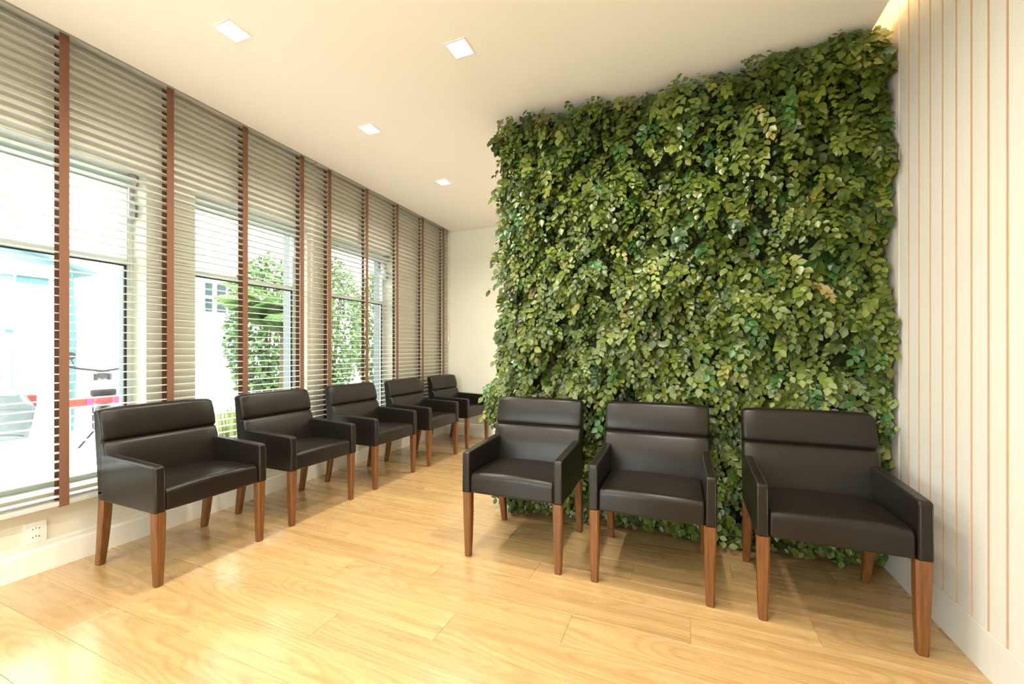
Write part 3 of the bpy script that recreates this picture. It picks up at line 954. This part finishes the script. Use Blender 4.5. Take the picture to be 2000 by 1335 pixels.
# car
M['carpaint'] = mat('car_dark_grey', (.10, .12, .125), .3, .6, coat=.4)
M['carglass'] = mat('car_glass', (.06, .09, .10), .08)
M['rubber'] = mat('tyre_rubber', (.02, .02, .02), .8)
M['chrome'] = mat('bright_metal', (.16, .16, .16), .35, metal=1.0)
M['redlens'] = mat('red_lens', (.25, .02, .02), .4)
c = tag(empty('car', (-7.65, .20, GZ), math.radians(-3)), 'dark grey parked car at the left edge, seen through the nearest window', 'car')
side = [(-2.0, .25), (2.0, .25), (2.05, .62), (1.95, .82), (1.35, .92), (.75, 1.36), (-.75, 1.42), (-1.55, 1.02), (-2.0, .88), (-2.05, .55)]
prof = rounded([(a, b, .06) for a, b in side])
mb = loft(prof, -.82, .82, .07, 3)
mb.build('body', M['carpaint'], c, smooth=True)
for sx in (-1, 1):
    mb = MB(); q = [(1.18, .93), (.70, 1.30), (-.70, 1.36), (-1.38, 1.02)]
    mb.add([(sx * .823, a, b) for a, b in q] + [(sx * .80, a, b) for a, b in q], [(0, 1, 2, 3), (7, 6, 5, 4), (0, 4, 5, 1), (1, 5, 6, 2), (2, 6, 7, 3), (3, 7, 4, 0)])
    mb.build('side_window', M['carglass'], c)
    for wy in (-1.25, 1.28):
        mb = MB(); mb.tube([(sx * .66, wy, .30), (sx * .83, wy, .30)], .30, 24)
        wh = mb.build('wheel', M['rubber'], c)
        mb = MB(); mb.tube([(sx * .80, wy, .30), (sx * .845, wy, .30)], .18, 16)
        mb.build('hubcap', M['chrome'], wh)
    mb = MB(); mb.box(sx * .62 - .14, sx * .62 + .14, 1.93, 2.06, .62, .76)
    mb.build('lamp', M['redlens'], c, bevel=.02)

# motorcycle, three-quarter view
b = tag(empty('motorcycle', (-6.95, 2.86, GZ), math.radians(68)), 'light motorcycle parked on the paving, partly hidden by the nearest chair', 'motorcycle')
M['bikewhite'] = mat('motorcycle_paint', (.20, .21, .21), .35, coat=.3)
def torus(R, r, yc_, zc_, n=28, m_=8):
    mb = MB(); vs = []
    for i in range(n):
        a = 2 * PI * i / n
        for k in range(m_):
            t = 2 * PI * k / m_
            vs.append((r * math.sin(t), yc_ + (R + r * math.cos(t)) * math.cos(a), zc_ + (R + r * math.cos(t)) * math.sin(a)))
    mb.add(vs, [(i * m_ + k, i * m_ + (k + 1) % m_, ((i + 1) % n) * m_ + (k + 1) % m_, ((i + 1) % n) * m_ + k) for i in range(n) for k in range(m_)])
    return mb
for wy in (-.62, .62):
    w_ = torus(.25, .045, wy, .295).build('wheel', M['rubber'], b, smooth=True)
    mb = MB()
    for k in range(5):
        a = 2 * PI * k / 5
        mb.tube([(0, wy, .295), (0, wy + .22 * math.cos(a), .295 + .22 * math.sin(a))], .014, 6)
    mb.tube([(-.05, wy, .295), (.05, wy, .295)], .04, 10)
    mb.build('spokes', M['chrome'], w_)
for sx in (-1, 1):
    mb = MB(); mb.tube([(sx * .07, .62, .295), (sx * .07, .42, .95)], .022, 8)
    mb.build('fork', M['chrome'], b)
mb = MB(); mb.tube([(-.34, .30, 1.06), (-.22, .38, 1.02), (0, .42, .98), (.22, .38, 1.02), (.34, .30, 1.06)], .014, 8)
mb.build('handlebar', M['rubber'], b)
for sx in (-1, 1):
    mb = MB(); mb.tube([(sx * .26, .36, 1.03), (sx * .30, .37, 1.17)], .006, 6)
    mb.tube([(sx * .30, .375, 1.19), (sx * .30, .36, 1.19)], [.05, .05], 12)
    mb.build('mirror', M['rubber'], b)
prof = rounded([(-.05, .62, .05), (.36, .66, .06), (.34, .86, .08), (.0, .84, .06)])
loft(prof, -.12, .12, .06, 3).build('fuel_tank', M['bikewhite'], b, smooth=True)
prof = rounded([(-.72, .72, .03), (.02, .66, .03), (.0, .76, .04), (-.30, .76, .08), (-.74, .82, .03)])
loft(prof, -.11, .11, .04, 3).build('seat', M['rubber'], b, smooth=True)
prof = rounded([(-.20, .26, .05), (.22, .24, .05), (.26, .55, .05), (-.16, .58, .05)])
loft(prof, -.10, .10, .03, 3).build('engine', M['chrome'], b, smooth=True)
prof = rounded([(-.92, .66, .02), (-.50, .60, .04), (-.45, .70, .04), (-.90, .74, .02)])
loft(prof, -.09, .09, .03, 3).build('tail', M['redlens'], b, smooth=True)
mb = MB(); mb.tube([(.12, .10, .28), (.14, -.2, .25), (.14, -.75, .33)], [.025, .03, .045], 10)
mb.build('exhaust', M['chrome'], b, smooth=True)
mb = MB(); mb.tube([(-.06, .05, .26), (-.24, .0, .0)], .012, 6)
mb.build('kickstand', M['rubber'], b)
mb = MB(); mb.tube([(0, .56, .92), (0, .50, .92)], [.085, .05], 14)
mb.build('headlamp', M['chrome'], b)

# red and pink board on two posts
M['red'] = mat('board_red', (.22, .03, .012), .6)
M['pink'] = mat('board_pink', (.20, .03, .10), .6)
sg_ = tag(empty('low_board', (-8.6, 3.45, GZ)), 'low red and pink board standing outside behind the nearest chair', 'board')
mb = MB(); mb.box(-.015, .015, -.34, -.12, .38, .52); mb.build('red_panel', M['red'], sg_, bevel=.004)
mb = MB(); mb.box(-.015, .015, -.118, .42, .40, .52); mb.build('pink_panel', M['pink'], sg_, bevel=.004)
for yy in (-.3, .36):
    mb = MB(); mb.box(-.03, -.015, yy - .015, yy + .015, 0, .52); mb.build('post', M['hwhite'], sg_)

# vegetation outside
M['oleaf'] = leaf_mat('garden_leaf', .35, .5)
M['bark'] = noisy('bark', (.05, .04, .022), (.10, .08, .045), 25, .9, .1)
OP = np.array([(.045, .11, .025), (.07, .15, .035), (.10, .19, .05), (.03, .075, .022)])
def shrub(loc, rx, ry, hgt, n, label, size=(.06, .12), name='shrub'):
    t = tag(empty(name, loc), label, 'shrub', 'shrubs in the garden bed outside')
    mb = MB()
    for k in range(5):
        a = rs.uniform(0, 2 * PI)
        mb.tube([(0, 0, 0), (rx * .3 * math.cos(a), ry * .3 * math.sin(a), hgt * .45), (rx * .6 * math.cos(a), ry * .6 * math.sin(a), hgt * .85)], [.03, .02, .008], 6)
    mb.build('stems', M['bark'], t)
    u = rs.normal(0, 1, (n, 3)); u /= np.linalg.norm(u, axis=1, keepdims=True)
    rad = rs.uniform(.55, 1.0, n) ** .6
    Pp = np.stack([u[:, 0] * rx * rad, u[:, 1] * ry * rad, hgt * .53 + u[:, 2] * hgt * .50 * rad], 1)
    Aa = u * .6 + rs.normal(0, .5, (n, 3)) + np.array([0, 0, -.3])
    Nq = u + np.array([.3, 0, .6]) + rs.normal(0, .4, (n, 3))
    Sz = rs.uniform(*size, n); Cc = OP[rs.randint(0, 4, n)] * rs.uniform(.8, 1.25, (n, 1))
    f_ = link('foliage', leaves_mesh('foliage', Pp, Aa, Nq, Sz, Cc, M['oleaf']), None, t)
    f_['kind'] = 'stuff'
shrub((-7.85, 5.75, GZ + .04), .62, .70, 3.1, 4200, 'tall leafy shrub behind the palm, seen through the middle window')
shrub((-7.75, 7.35, GZ + .04), .70, .72, 3.4, 4600, 'tallest leafy shrub, filling the left of the farthest window')
shrub((-7.75, 9.0, GZ + .04), .70, .74, 3.3, 4600, 'leafy shrub in the right half of the farthest window')
shrub((-7.6, 10.7, GZ + .04), .70, .76, 3.2, 3600, 'last leafy shrub of the hedge, beyond the farthest window')

# palm: trunk and arching fronds with separate leaflets
pm = tag(empty('palm', (-6.2, 4.85, GZ + .04)), 'young palm with arching fronds outside the middle window', 'palm')
mb = MB(); mb.tube([(0, 0, 0), (.02, 0, .5), (.0, .02, .95), (.02, 0, 1.4)], [.07, .065, .06, .05], 10)
mb.build('trunk', M['bark'], pm)
M['frond'] = leaf_mat('palm_frond', .35, .45)
for k in range(22):
    a = 2 * PI * k / 22 * 3 + rs.uniform(-.2, .2); ln = rs.uniform(.75, 1.35); up = rs.uniform(1.1, 3.2)
    Pq = []; Aq = []; Nq = []; Sq = []; Cq = []
    dirv = np.array([math.cos(a), math.sin(a), 0]); d = dirv * .7 + np.array([0, 0, up]); d /= np.linalg.norm(d)
    p = np.array([.02, 0, 1.38]); path = [tuple(p)]
    cc = OP[rs.randint(0, 3)] * rs.uniform(.9, 1.3)
    for i in range(22):
        d = d + np.array([0, 0, -.085]); d /= np.linalg.norm(d); p = p + d * ln / 22; path.append(tuple(p))
        if i > 2:
            sd = np.cross(d, np.array([0, 0, 1.])); sd /= np.linalg.norm(sd) + 1e-9
            for s_ in (-1, 1):
                Pq.append(p.copy()); Aq.append(sd * s_ * .8 + d * .6 + np.array([0, 0, -.35])); Nq.append(np.array([0, 0, 1.]) + sd * s_ * .2)
                Sq.append(.34 * math.sin(PI * (i + 1) / 24) + .08); Cq.append(cc * rs.uniform(.85, 1.15))
    mb = MB(); mb.tube(path, [.012 * (1 - .8 * i / 22) + .002 for i in range(23)], 5)
    fr_ = mb.build('frond', M['bark'], pm)
    old = LT.copy(); LT[:, 1] *= .22
    link('leaflets', leaves_mesh('leaflets', np.array(Pq), np.array(Aq), np.array(Nq), np.array(Sq), np.array(Cq), M['frond']), None, fr_)['kind'] = 'stuff'
    LT[:] = old
# tufts of long grass below the middle window
def tuft(x, y, label):
    t = tag(empty('grass_tuft', (x, y, GZ + .04)), label, 'grass', 'tufts of long grass outside')
    n = 70; an = rs.uniform(0, 2 * PI, n); rad = rs.uniform(0, .10, n)
    Pq = np.stack([rad * np.cos(an), rad * np.sin(an), np.zeros(n)], 1)
    Aq = np.stack([np.cos(an) * .35, np.sin(an) * .35, np.ones(n)], 1) + rs.normal(0, .12, (n, 3))
    Nq = np.stack([np.cos(an), np.sin(an), -.35 * np.ones(n)], 1)
    Cq = np.array([(.14, .19, .045)]) * rs.uniform(.7, 1.2, (n, 1))
    old = LT.copy(); LT[:, 1] *= .07; LT[:, 2] = -.22 * LT[:, 0] ** 2
    f_ = link('blades', leaves_mesh('blades', Pq, Aq, Nq, rs.uniform(.40, .68, n), Cq, M['oleaf']), None, t)
    f_['kind'] = 'stuff'
    LT[:] = old
k = 0
for x in (-4.35, -5.05):
    for y in (2.80, 3.42, 4.04, 4.66):
        tuft(x + rs.uniform(-.08, .08), y + rs.uniform(-.08, .08), 'tuft of long yellow-green grass below the middle window')
        k += 1
